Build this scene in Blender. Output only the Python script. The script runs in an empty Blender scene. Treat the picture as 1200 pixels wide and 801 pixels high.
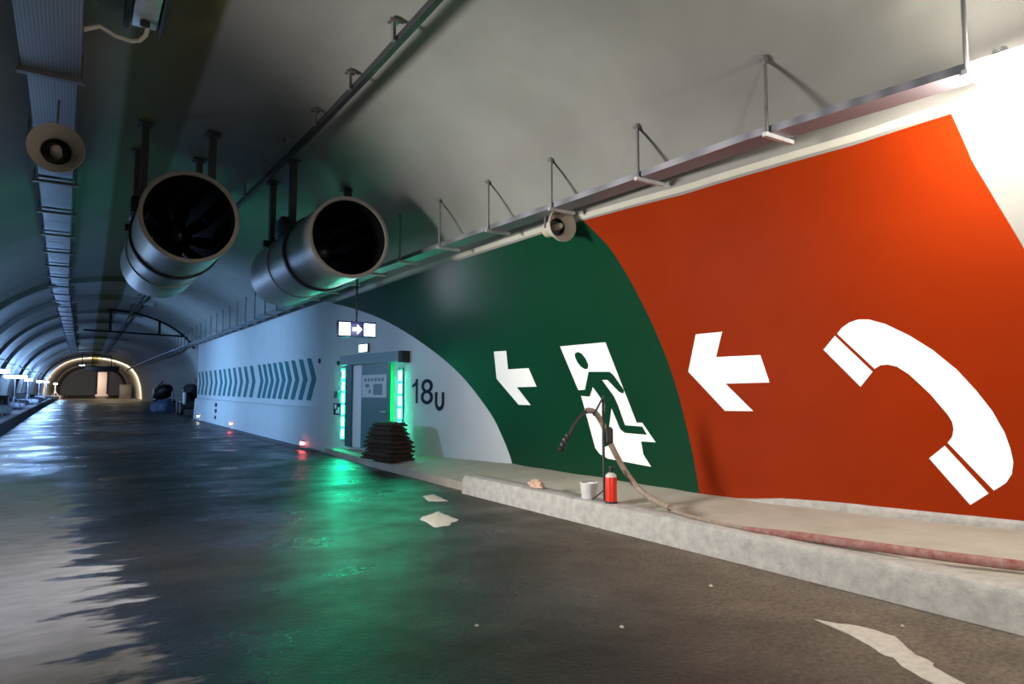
import bpy, bmesh, math, random
from mathutils import Vector, Matrix, noise
from mathutils.geometry import delaunay_2d_cdt
random.seed(7)
SC = bpy.context.scene
COL = SC.collection
PROF=[(-3.9,-.2),(-3.95,.8),(-3.9,1.6),(-3.65,2.6),(-3.1,3.7),(-2.3,4.6),(-1.2,5.35),(0,5.75),(1.4,5.92),(2.6,5.84),(3.6,5.58),(4.5,5.16),(5.25,4.6),(5.76,3.96),(6.04,3.5),(6.23,3.06),(6.42,2.49),(6.57,1.92),(6.69,1.26),(6.74,.87),(6.79,.3),(6.8,-.2)]
def _cat(P,n=6):
    out=[]
    for i in range(len(P)-1):
        a=P[max(0,i-1)];b=P[i];c=P[i+1];d=P[min(len(P)-1,i+2)]
        for k in range(n):
            t=k/n
            out.append(tuple(.5*(2*b[j]+(c[j]-a[j])*t+(2*a[j]-5*b[j]+4*c[j]-d[j])*t*t+(3*b[j]-a[j]-3*c[j]+d[j])*t**3) for j in (0,1)))
    out.append(P[-1]); return out
PR=_cat(PROF)
def sst(a,b,x):
    t=min(1,max(0,(x-a)/(b-a))); return t*t*(3-2*t)
def rise(Y): return .009*max(0,Y-15)-.009*5*(1-math.exp(-max(0,Y-15)/5))
def flare(Y): 
    d=min(4.3,max(0,6.3-Y)); return .05*d*d
def wide(Y): return 1.3*sst(41,60,Y)
def drift(Y): return .0001*max(0,Y-45)**2
def vpt(x,z,Y):
    w=sst(3.0,5.2,x)
    return (x+w*flare(Y)+wide(Y)*sst(0,6,x)+drift(Y),Y,z+rise(Y))
def xr(z):   # profile X on the right side at height z
    for i in range(len(PR)-1,0,-1):
        (x1,z1),(x0,z0)=PR[i],PR[i-1]
        if x1>1.4 and z1<=z<=z0: return x1+(x0-x1)*(z-z1)/(z0-z1)
    return 1.4
def vz(z,Y,off=0.0):   # point on the right vault at profile height z
    x=xr(z); dz=.01
    nx,nz=-(1),(xr(z+dz)-xr(z-dz))/(2*dz)
    l=math.hypot(nx,nz); p=vpt(x,z,Y)
    return (p[0]+nx/l*off, Y, p[2]+nz/l*off) if True else p
def prof_z(x):
    for i in range(len(PR)-1):
        (x0,z0),(x1,z1)=PR[i],PR[i+1]
        if x0<=x<=x1 and x1>x0: return z0+(z1-z0)*(x-x0)/(x1-x0)
    return 0

RED_L = [(6.141,0.323),(6.203,0.806),(6.262,1.132),(6.33,1.572),(6.429,2.019),(6.573,2.53),(6.75,3.053),(6.936,3.526),(7.198,3.924)]
RED_R = [(2.798,3.992),(2.762,3.596),(2.667,3.222),(2.559,2.841)]
TOP = [(2.798,3.992),(3.579,3.916),(4.404,3.886),(5.468,3.861),(7.198,3.924),(8.994,3.941),(12.85,3.986),(15.29,3.98),(17.456,3.981)]
TRIM = [(2.774,4.065),(3.55,3.99),(4.369,3.959),(5.423,3.932),(7.141,3.988),(8.913,4.015),(12.724,4.067),(15.148,4.057),(17.347,4.033)]
PHONE_BODY = [(4.16,2.187),(4.106,2.245),(4.025,2.294),(3.937,2.318),(3.842,2.311),(3.773,2.283),(3.705,2.256),(3.642,2.214),(3.581,2.173),(3.52,2.132),(3.476,2.093),(3.432,2.055),(3.389,2.017),(3.346,1.979),(3.305,1.93),(3.264,1.883),(3.224,1.835),(3.183,1.788),(3.152,1.738),(3.121,1.688),(3.09,1.638),(3.059,1.589),(3.026,1.524),(2.992,1.459),(2.959,1.395),(2.937,1.33),(2.915,1.266),(2.892,1.203),(2.878,1.128),(2.864,1.053),(2.858,0.991),(2.853,0.93),(2.872,0.819),(2.921,0.733),(2.967,0.694),(3.013,0.656),(3.047,0.702),(3.081,0.749),(3.116,0.796),(3.151,0.843),(3.186,0.891),(3.221,0.939),(3.257,0.988),(3.293,1.037),(3.329,1.086),(3.288,1.145),(3.269,1.218),(3.273,1.289),(3.301,1.36),(3.331,1.41),(3.361,1.46),(3.391,1.511),(3.422,1.561),(3.459,1.609),(3.496,1.657),(3.534,1.705),(3.572,1.753),(3.618,1.791),(3.664,1.83),(3.74,1.853),(3.806,1.849),(3.865,1.814),(3.907,1.866),(3.949,1.919),(3.99,1.971),(4.033,2.025),(4.075,2.078),(4.117,2.132)]
PHONE_EAR = [(4.187,2.167),(4.144,2.111),(4.101,2.055),(4.058,2.0),(4.015,1.946),(3.973,1.892),(3.93,1.838),(3.888,1.784),(3.953,1.709),(4.019,1.633),(4.062,1.688),(4.105,1.744),(4.149,1.8),(4.193,1.857),(4.237,1.914),(4.281,1.972),(4.325,2.03),(4.256,2.099)]
PHONE_MOUTH = [(3.355,1.056),(3.321,1.006),(3.287,0.957),(3.253,0.909),(3.219,0.86),(3.186,0.812),(3.153,0.765),(3.12,0.717),(3.087,0.671),(3.055,0.624),(3.103,0.584),(3.151,0.543),(3.2,0.503),(3.232,0.548),(3.263,0.594),(3.295,0.641),(3.328,0.687),(3.36,0.734),(3.393,0.782),(3.425,0.829),(3.459,0.878),(3.492,0.926),(3.423,0.991)]
ARROW_R = [(5.867,2.296),(5.733,2.297),(5.604,2.298),(5.479,2.3),(5.531,2.203),(5.582,2.105),(5.633,2.006),(5.527,2.005),(5.425,2.005),(5.325,2.004),(5.228,2.004),(5.134,2.004),(5.042,2.004),(5.028,1.925),(5.013,1.846),(4.998,1.768),(4.983,1.689),(5.073,1.688),(5.166,1.687),(5.261,1.686),(5.359,1.685),(5.459,1.684),(5.562,1.683),(5.496,1.616),(5.43,1.55),(5.365,1.485),(5.302,1.421),(5.239,1.358),(5.331,1.357),(5.425,1.356),(5.522,1.355),(5.621,1.354),(5.686,1.421),(5.752,1.489),(5.819,1.558),(5.887,1.627),(5.956,1.698),(6.026,1.769),(6.097,1.841),(6.052,1.934),(6.007,2.026),(5.961,2.117),(5.914,2.207)]
ARROW_G = [(10.669,2.336),(10.252,2.328),(10.291,2.165),(10.324,2.001),(10.098,2.002),(9.88,2.002),(9.668,2.003),(9.599,1.843),(9.525,1.684),(9.825,1.682),(10.137,1.68),(10.018,1.575),(9.9,1.472),(9.783,1.37),(10.16,1.37),(10.281,1.462),(10.402,1.555),(10.525,1.649),(10.648,1.745),(10.772,1.843),(10.745,2.009),(10.71,2.173)]
PANEL = [(8.658,2.311),(8.462,2.311),(8.272,2.31),(8.088,2.309),(7.909,2.308),(7.735,2.308),(7.566,2.307),(7.542,2.209),(7.515,2.112),(7.487,2.014),(7.458,1.917),(7.426,1.821),(7.393,1.724),(7.36,1.628),(7.326,1.533),(7.291,1.438),(7.256,1.344),(7.221,1.25),(7.185,1.157),(7.075,1.161),(7.001,1.073),(6.925,0.986),(6.849,0.9),(6.991,0.899),(7.136,0.899),(7.112,0.716),(7.045,0.636),(6.978,0.557),(7.119,0.563),(7.262,0.57),(7.41,0.577),(7.561,0.584),(7.717,0.591),(7.876,0.598),(8.057,0.652),(8.152,0.736),(8.184,0.845),(8.217,0.955),(8.248,1.066),(8.275,1.177),(8.3,1.289),(8.325,1.402),(8.348,1.515),(8.403,1.627),(8.451,1.74),(8.497,1.853),(8.541,1.967),(8.583,2.081),(8.621,2.196)]
HEAD = [(8.308,2.188),(8.236,2.204),(8.157,2.175),(8.087,2.095),(8.052,1.999),(8.077,1.945),(8.144,1.939),(8.229,1.977),(8.296,2.049),(8.33,2.139)]
BODY = [(8.069,1.896),(7.907,1.891),(7.749,1.887),(7.596,1.882),(7.528,1.836),(7.438,1.724),(7.348,1.613),(7.376,1.569),(7.449,1.587),(7.557,1.676),(7.665,1.765),(7.798,1.77),(7.726,1.687),(7.653,1.604),(7.581,1.522),(7.522,1.392),(7.492,1.298),(7.461,1.205),(7.429,1.112),(7.251,1.11),(7.077,1.108),(7.004,0.998),(7.148,1.0),(7.295,1.001),(7.446,1.003),(7.536,1.051),(7.583,1.154),(7.629,1.258),(7.674,1.363),(7.716,1.256),(7.757,1.148),(7.796,1.04),(7.813,0.919),(7.83,0.797),(7.937,0.769),(7.955,0.844),(7.891,1.009),(7.865,1.145),(7.836,1.28),(7.805,1.415),(7.88,1.499),(7.956,1.585),(8.032,1.671),(8.14,1.521),(8.46,1.54),(8.441,1.619),(8.225,1.626),(8.148,1.762)]


# ------------------------------------------------------------------ materials
def mat(name, col, rough=.6, metal=0., var=.0, scale=6., bump=0., bscale=40., col2=None, spec=.5, emit=None, estr=0.):
    m = bpy.data.materials.new(name); m.use_nodes = True
    nt = m.node_tree; b = nt.nodes['Principled BSDF']
    b.inputs['Base Color'].default_value = (*col, 1); b.inputs['Roughness'].default_value = rough
    b.inputs['Metallic'].default_value = metal; b.inputs['Specular IOR Level'].default_value = spec
    if emit:
        b.inputs['Emission Color'].default_value = (*emit, 1); b.inputs['Emission Strength'].default_value = estr
    tc = nt.nodes.new('ShaderNodeTexCoord')
    if var or col2:
        n = nt.nodes.new('ShaderNodeTexNoise'); n.inputs['Scale'].default_value = scale; n.inputs['Detail'].default_value = 6
        n.inputs['Roughness'].default_value = .65
        nt.links.new(tc.outputs['Object'], n.inputs['Vector'])
        r = nt.nodes.new('ShaderNodeValToRGB')
        r.color_ramp.elements[0].position = .32; r.color_ramp.elements[1].position = .68
        c2 = col2 or tuple(min(1, c * (1 + var)) for c in col)
        c1 = col if col2 else tuple(c * (1 - var) for c in col)
        r.color_ramp.elements[0].color = (*c1, 1); r.color_ramp.elements[1].color = (*c2, 1)
        nt.links.new(n.outputs['Fac'], r.inputs['Fac']); nt.links.new(r.outputs['Color'], b.inputs['Base Color'])
    if bump:
        n2 = nt.nodes.new('ShaderNodeTexNoise'); n2.inputs['Scale'].default_value = bscale; n2.inputs['Detail'].default_value = 5
        nt.links.new(tc.outputs['Object'], n2.inputs['Vector'])
        bp = nt.nodes.new('ShaderNodeBump'); bp.inputs['Strength'].default_value = bump; bp.inputs['Distance'].default_value = .02
        nt.links.new(n2.outputs['Fac'], bp.inputs['Height']); nt.links.new(bp.outputs['Normal'], b.inputs['Normal'])
    return m

M = {}
M['plaster'] = mat('white_plaster', (.62, .62, .60), .55, var=.05, scale=1.2, bump=.08, bscale=25)
M['boxwall'] = mat('white_painted_concrete', (.52, .55, .58), .6, spec=.2, var=.04, scale=1.5, bump=.06, bscale=25)
M['red'] = mat('red_wall_paint', (.225, .0185, .0007), .5, spec=.08, var=.06, scale=1.0, bump=.03, bscale=30)
M['green'] = mat('green_wall_paint', (.0006, .036, .0140), .38, spec=.25, var=.06, scale=1.0, bump=.05, bscale=14)
M['man'] = mat('green_pictogram_paint', (.0006, .036, .0140), .38, spec=.25)
M['white'] = mat('white_sign_paint', (.95, .95, .95), .5)
M['cream'] = mat('cream_trim_paint', (.42, .41, .36), .7, var=.05)
M['chev'] = mat('teal_chevron_paint', (.030, .16, .18), .7, spec=.1)
M['ink'] = mat('dark_lettering_paint', (.012, .022, .040), .7, spec=.1)
M['kerb'] = mat('kerb_concrete', (.43, .42, .40), .85, bump=.5, bscale=30, col2=(.285, .28, .27), scale=9)
M['walk'] = mat('dusty_walkway_concrete', (.34, .315, .265), .9, bump=.3, bscale=14, col2=(.42, .395, .34), scale=2.2)
M['leftkerb'] = mat('dark_kerb_concrete', (.10, .10, .11), .7, var=.3, bump=.2)
M['galv'] = mat('galvanised_steel', (.52, .53, .56), .42, .55, var=.12, scale=9)
M['galvdark'] = mat('weathered_galvanised_steel', (.17, .17, .175), .5, .5, var=.15, scale=9)
M['darkmetal'] = mat('dark_metal', (.025, .025, .03), .5, .3, var=.2)
M['casing'] = mat('silver_fan_casing', (.30, .31, .33), .42, .6, var=.08, scale=5)
M['fanin'] = mat('black_fan_lining', (.004, .004, .0045), .8, spec=.06)
M['rim'] = mat('grey_fan_rim', (.17, .155, .14), .7, .0, var=.1)
M['horn'] = mat('beige_horn_plastic', (.38, .345, .295), .6, var=.05, spec=.2)
M['blade'] = mat('black_fan_blade', (.006, .006, .008), .35)
M['cable'] = mat('grey_cable', (.55, .52, .47), .6)
M['black'] = mat('black_rubber', (.012, .012, .013), .6)
M['extred'] = mat('red_enamel', (.62, .03, .012), .3)
M['hosebeige'] = mat('dusty_beige_hose', (.25, .20, .155), .85, var=.25, scale=20)
M['hosered'] = mat('dusty_red_hose', (.20, .045, .04), .85, col2=(.30, .19, .17), scale=14)
M['bucket'] = mat('pale_bucket_plastic', (.52, .56, .62), .5, col2=(.70, .68, .60), scale=9)
M['stone'] = mat('pinkish_rubble', (.50, .34, .26), .9, var=.3, scale=20, bump=.5)
M['mat'] = mat('brown_matting', (.026, .015, .010), .95, col2=(.052, .033, .021), scale=16, bump=.8, bscale=50)
M['door'] = mat('grey_teal_door', (.09, .19, .23), .3, var=.05)
M['frame'] = mat('dark_teal_frame', (.03, .10, .11), .4)
M['canopy'] = mat('grey_teal_canopy', (.15, .26, .30), .4)
M['greenframe'] = mat('green_frame', (.02, .30, .10), .4)
M['lightpanel'] = mat('pale_panel', (.80, .82, .86), .4)
M['paper'] = mat('paper', (.62, .68, .74), .7)
M['printgrey'] = mat('grey_print', (.20, .28, .34), .7)
M['signcase'] = mat('navy_sign_casing', (.02, .02, .07), .4)
M['signlit'] = mat('lit_sign_panel', (.9, .95, 1), .5, emit=(.82, .92, 1), estr=5)
M['exitlit'] = mat('lit_exit_panel', (.8, 1, .9), .5, emit=(.6, 1, .85), estr=3)
M['led'] = mat('green_led', (.2, 1, .7), .5, emit=(.010, 1.0, .50), estr=105)
M['lamp'] = mat('floodlight_lens', (1, 1, 1), .4, emit=(1, .91, .78), estr=620)
M['coldlamp'] = mat('cold_lamp_lens', (1, 1, 1), .4, emit=(.55, .75, 1), estr=40)
M['warmlamp'] = mat('warm_lamp_lens', (1, 1, 1), .4, emit=(1, .85, .6), estr=40)
M['redlamp'] = mat('red_marker_lens', (1, .2, .2), .4, emit=(1, .12, .14), estr=26)
M['whitelamp'] = mat('white_marker_lens', (1, 1, 1), .4, emit=(1, .75, .8), estr=22)
M['spill'] = mat('pale_cement_spill', (.50, .47, .42), .9, var=.15, scale=20)
M['sack'] = mat('pale_sack', (.55, .57, .66), .8, var=.2)
M['crate'] = mat('dark_crate', (.07, .065, .07), .8, var=.2)
M['tarp'] = mat('blue_tarp', (.12, .18, .30), .6, var=.2)
M['machine'] = mat('black_machine_paint', (.02, .021, .022), .45, .2, var=.3)
M['machineyellow'] = mat('olive_machine_paint', (.16, .15, .05), .5, var=.2)
M['machinepale'] = mat('pale_machine_panel', (.60, .62, .60), .5)
M['endwall'] = mat('grey_blue_bulkhead', (.20, .22, .30), .8, var=.2)
M['pale'] = mat('pale_concrete', (.40, .33, .30), .8, var=.1)

def vault_mat():
    m = bpy.data.materials.new('vault_lining'); m.use_nodes = True; nt = m.node_tree; b = nt.nodes['Principled BSDF']
    b.inputs['Roughness'].default_value = .5; b.inputs['Specular IOR Level'].default_value = .3
    g = nt.nodes.new('ShaderNodeNewGeometry'); sp = nt.nodes.new('ShaderNodeSeparateXYZ'); nt.links.new(g.outputs['Position'], sp.inputs[0])
    def math_(op, a, bb=None, clamp=False):
        n = nt.nodes.new('ShaderNodeMath'); n.operation = op; n.use_clamp = clamp
        for i, v in enumerate((a, bb)):
            if v is None: continue
            if isinstance(v, (int, float)): n.inputs[i].default_value = v
            else: nt.links.new(v, n.inputs[i])
        return n.outputs[0]
    x, y = sp.outputs['X'], sp.outputs['Y']
    # an olive brown strip runs along the crown
    cen = math_('ADD', math_('MULTIPLY', y, .016), .72)
    d = math_('ABSOLUTE', math_('SUBTRACT', x, cen))
    band = math_('SUBTRACT', 1.0, math_('MULTIPLY', math_('SUBTRACT', d, .40), 12., True), True)
    ns = nt.nodes.new('ShaderNodeTexNoise'); ns.inputs['Scale'].default_value = .8; ns.inputs['Detail'].default_value = 6
    nt.links.new(g.outputs['Position'], ns.inputs['Vector'])
    r = nt.nodes.new('ShaderNodeValToRGB'); r.color_ramp.elements[0].color = (.20, .20, .19, 1); r.color_ramp.elements[1].color = (.25, .25, .24, 1)
    r.color_ramp.elements[0].position = .3; r.color_ramp.elements[1].position = .7
    nt.links.new(ns.outputs['Fac'], r.inputs['Fac'])
    mx = nt.nodes.new('ShaderNodeMix'); mx.data_type = 'RGBA'
    nt.links.new(band, mx.inputs[0]); nt.links.new(r.outputs['Color'], mx.inputs[6]); mx.inputs[7].default_value = (.095, .082, .026, 1)
    nt.links.new(mx.outputs[2], b.inputs['Base Color'])
    n2 = nt.nodes.new('ShaderNodeTexNoise'); n2.inputs['Scale'].default_value = 9; n2.inputs['Detail'].default_value = 4
    nt.links.new(g.outputs['Position'], n2.inputs['Vector'])
    bp = nt.nodes.new('ShaderNodeBump'); bp.inputs['Strength'].default_value = .10; bp.inputs['Distance'].default_value = .03
    nt.links.new(n2.outputs['Fac'], bp.inputs['Height']); nt.links.new(bp.outputs['Normal'], b.inputs['Normal'])
    return m
M['vault'] = vault_mat()

def road_mat():
    m = bpy.data.materials.new('wet_asphalt'); m.use_nodes = True; nt = m.node_tree; b = nt.nodes['Principled BSDF']; b.inputs['Specular IOR Level'].default_value = .22
    g = nt.nodes.new('ShaderNodeNewGeometry'); sp = nt.nodes.new('ShaderNodeSeparateXYZ'); nt.links.new(g.outputs['Position'], sp.inputs[0])
    def N(scale, sx=1., sy=1., det=6, rough=.6):
        mp = nt.nodes.new('ShaderNodeMapping'); mp.inputs['Scale'].default_value = (sx, sy, 1); nt.links.new(g.outputs['Position'], mp.inputs['Vector'])
        n = nt.nodes.new('ShaderNodeTexNoise'); n.inputs['Scale'].default_value = scale; n.inputs['Detail'].default_value = det; n.inputs['Roughness'].default_value = rough
        nt.links.new(mp.outputs[0], n.inputs['Vector']); return n.outputs['Fac']
    def math_(op, a, bb=None, clamp=False):
        n = nt.nodes.new('ShaderNodeMath'); n.operation = op; n.use_clamp = clamp
        for i, v in enumerate((a, bb)):
            if v is None: continue
            if isinstance(v, (int, float)): n.inputs[i].default_value = v
            else: nt.links.new(v, n.inputs[i])
        return n.outputs[0]
    def ramp(f, c0, c1, p0=.3, p1=.7):
        r = nt.nodes.new('ShaderNodeValToRGB'); r.color_ramp.elements[0].color = (*c0, 1); r.color_ramp.elements[1].color = (*c1, 1)
        r.color_ramp.elements[0].position = p0; r.color_ramp.elements[1].position = p1; nt.links.new(f, r.inputs['Fac']); return r.outputs['Color']
    def mix(f, a, c):
        mx = nt.nodes.new('ShaderNodeMix'); mx.data_type = 'RGBA'; nt.links.new(f, mx.inputs[0]); nt.links.new(a, mx.inputs[6]); nt.links.new(c, mx.inputs[7]); return mx.outputs[2]
    x, y = sp.outputs['X'], sp.outputs['Y']
    wet = ramp(N(1.1, 1, 1.6), (.016, .014, .013), (.038, .033, .029), .35, .68)
    grit = ramp(N(26, 1, 1, 8, .75), (.40, .40, .40), (1.6, 1.6, 1.6), .38, .66)
    mu = nt.nodes.new('ShaderNodeMix'); mu.data_type = 'RGBA'; mu.blend_type = 'MULTIPLY'; mu.inputs[0].default_value = 1
    nt.links.new(wet, mu.inputs[6]); nt.links.new(grit, mu.inputs[7]); wet = mu.outputs[2]
    # paler, browner surface towards the right-hand kerb
    brown_col = ramp(N(2.2, 1, 1), (.110, .088, .068), (.180, .146, .116), .3, .7)
    fr = math_('MULTIPLY', math_('SUBTRACT', math_('ADD', x, math_('MULTIPLY', N(.9), 1.6)), math_('ADD', math_('MULTIPLY', y, .34), 2.4)), .5, True)
    brown_mul = nt.nodes.new('ShaderNodeMix'); brown_mul.data_type = 'RGBA'; brown_mul.blend_type = 'MULTIPLY'; brown_mul.inputs[0].default_value = .7
    nt.links.new(brown_col, brown_mul.inputs[6]); nt.links.new(grit, brown_mul.inputs[7]); brown_col = brown_mul.outputs[2]
    base = mix(fr, wet, brown_col)
    # dry pale strip on the left lane edge
    edge = math_('SUBTRACT', .55, math_('ADD', math_('MULTIPLY', y, .035), x))
    jag = math_('MULTIPLY', math_('SUBTRACT', N(1.4, .8, 2.4, 8, .62), .5), 2.6)
    dry = math_('MULTIPLY', math_('ADD', edge, jag), 5., True)
    nearm = math_('MULTIPLY', math_('SUBTRACT', 16.5, y), .5, True)
    dry = math_('MULTIPLY', dry, nearm)
    dc = ramp(N(3, 1, 2), (.36, .345, .35), (.54, .52, .53))
    base = mix(dry, base, dc)
    nt.links.new(base, b.inputs['Base Color'])
    pr = nt.nodes.new('ShaderNodeMapRange'); pr.inputs[1].default_value = .34; pr.inputs[2].default_value = .66; pr.inputs[3].default_value = .20; pr.inputs[4].default_value = .52
    nt.links.new(N(.75, 1, 1.1, 7, .6), pr.inputs[0]); rr = pr.outputs[0]
    rough = math_('ADD', math_('ADD', rr, math_('MULTIPLY', dry, .45)), math_('MULTIPLY', fr, .35), True)
    nt.links.new(rough, b.inputs['Roughness'])
    bp = nt.nodes.new('ShaderNodeBump'); bp.inputs['Strength'].default_value = .55; bp.inputs['Distance'].default_value = .02
    nt.links.new(N(28, 1, 1, 6, .7), bp.inputs['Height']); nt.links.new(bp.outputs['Normal'], b.inputs['Normal'])
    return m
M['road'] = road_mat()

def tray_mat():
    m = bpy.data.materials.new('perforated_tray_steel'); m.use_nodes = True; nt = m.node_tree; b = nt.nodes['Principled BSDF']
    b.inputs['Metallic'].default_value = .5; b.inputs['Roughness'].default_value = .42
    g = nt.nodes.new('ShaderNodeNewGeometry'); w = nt.nodes.new('ShaderNodeTexWave'); w.inputs['Scale'].default_value = 9; w.bands_direction = 'X'
    nt.links.new(g.outputs['Position'], w.inputs['Vector'])
    r = nt.nodes.new('ShaderNodeValToRGB'); r.color_ramp.elements[0].color = (.16, .165, .19, 1); r.color_ramp.elements[1].color = (.28, .28, .32, 1)
    nt.links.new(w.outputs['Fac'], r.inputs['Fac']); nt.links.new(r.outputs['Color'], b.inputs['Base Color'])
    return m
M['tray'] = tray_mat()

# ------------------------------------------------------------------ mesh helpers
class MB:
    def __init__(s): s.v = []; s.f = []
    def add(s, vs, fs):
        o = len(s.v); s.v += [tuple(p) for p in vs]; s.f += [tuple(i + o for i in f) for f in fs]; return s
    def box(s, c, d, rz=0., bev=0.):
        x, y, z = d[0] / 2, d[1] / 2, d[2] / 2
        if bev:
            b = min(bev, x * .9, y * .9, z * .9); bm = bmesh.new(); bmesh.ops.create_cube(bm, size=1)
            for v in bm.verts: v.co = Vector((v.co.x * 2 * x, v.co.y * 2 * y, v.co.z * 2 * z))
            bmesh.ops.bevel(bm, geom=bm.edges[:], offset=b, segments=2, affect='EDGES', profile=.5)
            bm.verts.index_update(); P = [v.co.copy() for v in bm.verts]; Fs = [[v.index for v in f.verts] for f in bm.faces]; bm.free()
        else:
            P = [Vector((i * x, j * y, k * z)) for i in (-1, 1) for j in (-1, 1) for k in (-1, 1)]
            Fs = [(0, 1, 3, 2), (4, 6, 7, 5), (0, 4, 5, 1), (2, 3, 7, 6), (0, 2, 6, 4), (1, 5, 7, 3)]
        R = Matrix.Rotation(rz, 3, 'Z'); C = Vector(c)
        return s.add([R @ p + C for p in P], Fs)
    def tube(s, pts, r, n=10, closed=False):
        pts = [Vector(p) for p in pts]; rs = r if isinstance(r, (list, tuple)) else [r] * len(pts)
        vs = []; fs = []; up = Vector((0, 0, 1)); prev = None; m = len(pts)
        for i, p in enumerate(pts):
            t = (pts[min(m - 1, i + 1)] - pts[max(0, i - 1)]).normalized()
            if prev is None:
                a = up if abs(t.dot(up)) < .95 else Vector((1, 0, 0)); u = t.cross(a).normalized()
            else:
                u = (prev - t * prev.dot(t)).normalized()
            prev = u; w = t.cross(u)
            vs += [p + (u * math.cos(2 * math.pi * k / n) + w * math.sin(2 * math.pi * k / n)) * rs[i] for k in range(n)]
        for i in range(m - 1):
            for k in range(n):
                a = i * n + k; b_ = i * n + (k + 1) % n; fs.append((a, b_, b_ + n, a + n))
        fs.append(tuple(range(n))[::-1]); fs.append(tuple(range((m - 1) * n, m * n)))
        return s.add(vs, fs)
    def lathe(s, prof, o, axis, n=32, caps=True):
        """prof: (distance along the axis, radius)"""
        o = Vector(o); ax = Vector(axis).normalized(); a = Vector((0, 0, 1)) if abs(ax.z) < .9 else Vector((1, 0, 0))
        u = ax.cross(a).normalized(); w = ax.cross(u); vs = []; fs = []
        for (h, r) in prof:
            vs += [o + ax * h + (u * math.cos(2 * math.pi * k / n) + w * math.sin(2 * math.pi * k / n)) * r for k in range(n)]
        for i in range(len(prof) - 1):
            for k in range(n):
                a_ = i * n + k; b_ = i * n + (k + 1) % n; fs.append((a_, b_, b_ + n, a_ + n))
        if caps:
            fs.append(tuple(range(n))[::-1]); fs.append(tuple(range((len(prof) - 1) * n, len(prof) * n)))
        return s.add(vs, fs)
    def prism(s, poly, fn0, fn1):
        """closed 2-D polygon, fn0 / fn1 map a 2-D point to front / back 3-D points"""
        n = len(poly); return s.add([fn0(p) for p in poly] + [fn1(p) for p in poly],
            [tuple(range(n)), tuple(range(2 * n - 1, n - 1, -1))] + [(i, i + n, (i + 1) % n + n, (i + 1) % n) for i in range(n)])
    def build(s, name, m, parent=None, smooth=True, shift=None):
        me = bpy.data.meshes.new(name)
        vs = [tuple(Vector(v) - Vector(shift)) for v in s.v] if shift is not None else s.v
        me.from_pydata(vs, [], s.f); me.validate(); me.update()
        bm = bmesh.new(); bm.from_mesh(me); bmesh.ops.recalc_face_normals(bm, faces=bm.faces[:])
        for f in bm.faces: f.smooth = smooth
        for e in bm.edges:
            if len(e.link_faces) == 2 and e.calc_face_angle(0) > .6: e.smooth = False
        bm.to_mesh(me); bm.free()
        me.materials.append(M[m] if isinstance(m, str) else m)
        o = bpy.data.objects.new(name, me); COL.objects.link(o)
        if parent: o.parent = parent
        return o
def tag(o, label=None, cat=None, group=None, kind=None):
    if label: o['label'] = label
    if cat: o['category'] = cat
    if group: o['group'] = group
    if kind: o['kind'] = kind
    return o
def thing(name, label, cat, loc=(0, 0, 0), rz=0., group=None):
    o = bpy.data.objects.new(name, None); COL.objects.link(o); o.location = loc; o.rotation_euler = (0, 0, rz); o.empty_display_size = .1
    return tag(o, label, cat, group)
def part(mb, name, m, parent, label=None, smooth=True):
    """mesh written in world space, hung under a thing that stands at parent.location"""
    root = parent
    while root.parent: root = root.parent
    o = mb.build(name, m, parent, smooth, shift=root.location)
    if label: o['label'] = label
    return o
def copy_tree(o, parent=None):
    c = o.copy(); COL.objects.link(c)
    if parent: c.parent = parent
    for ch in list(o.children): copy_tree(ch, c)
    return c
def frange(a, b, st):
    out = []
    while a < b - 1e-6: out.append(a); a += st
    return out + [b]

# ------------------------------------------------------------------ the setting
YS = frange(-9, 0, 1.) + frange(.25, 22, .25) + frange(22.5, 60, .75) + frange(61, 176, 2.5)
def grid(rows):
    mb = MB(); n = len(rows[0]); mb.v = [tuple(p) for r in rows for p in r]
    mb.f = [(i * n + k, i * n + k + 1, (i + 1) * n + k + 1, (i + 1) * n + k) for i in range(len(rows) - 1) for k in range(n - 1)]
    return mb
iL = next(i for i, p in enumerate(PR) if p[1] > 3.9); iR = next(i for i, p in enumerate(PR) if p[0] > 5.12)
def vault_piece(name, a, b, m): 
    o = grid([[vpt(x, z, Y) for x, z in PR[a:b + 1]] for Y in YS]).build(name, m); tag(o, kind='structure'); return o
WL = vault_piece('wall_left', 0, iL, 'vault'); tag(WL, 'curved grey left side of the tunnel behind the light stands')
CE = vault_piece('ceiling', iL, iR, 'vault'); tag(CE, 'dim grey vaulted tunnel ceiling with an olive brown strip')
WR = vault_piece('wall_right', iR, len(PR) - 1, 'vault'); tag(WR, 'curved white right tunnel wall carrying the green and red paint')
def flatfloor(name, xa, xb, z0, m, ys, nx=24):
    return tag(grid([[(xa + (xb - xa) * k / nx, Y, z0 + rise(Y)) for k in range(nx + 1)] for Y in ys]).build(name, m), kind='structure')
FL = flatfloor('floor', -4.3, 9.6, 0., 'road', YS); tag(FL, 'dark wet tunnel roadway with a pale dry strip at left')

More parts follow.
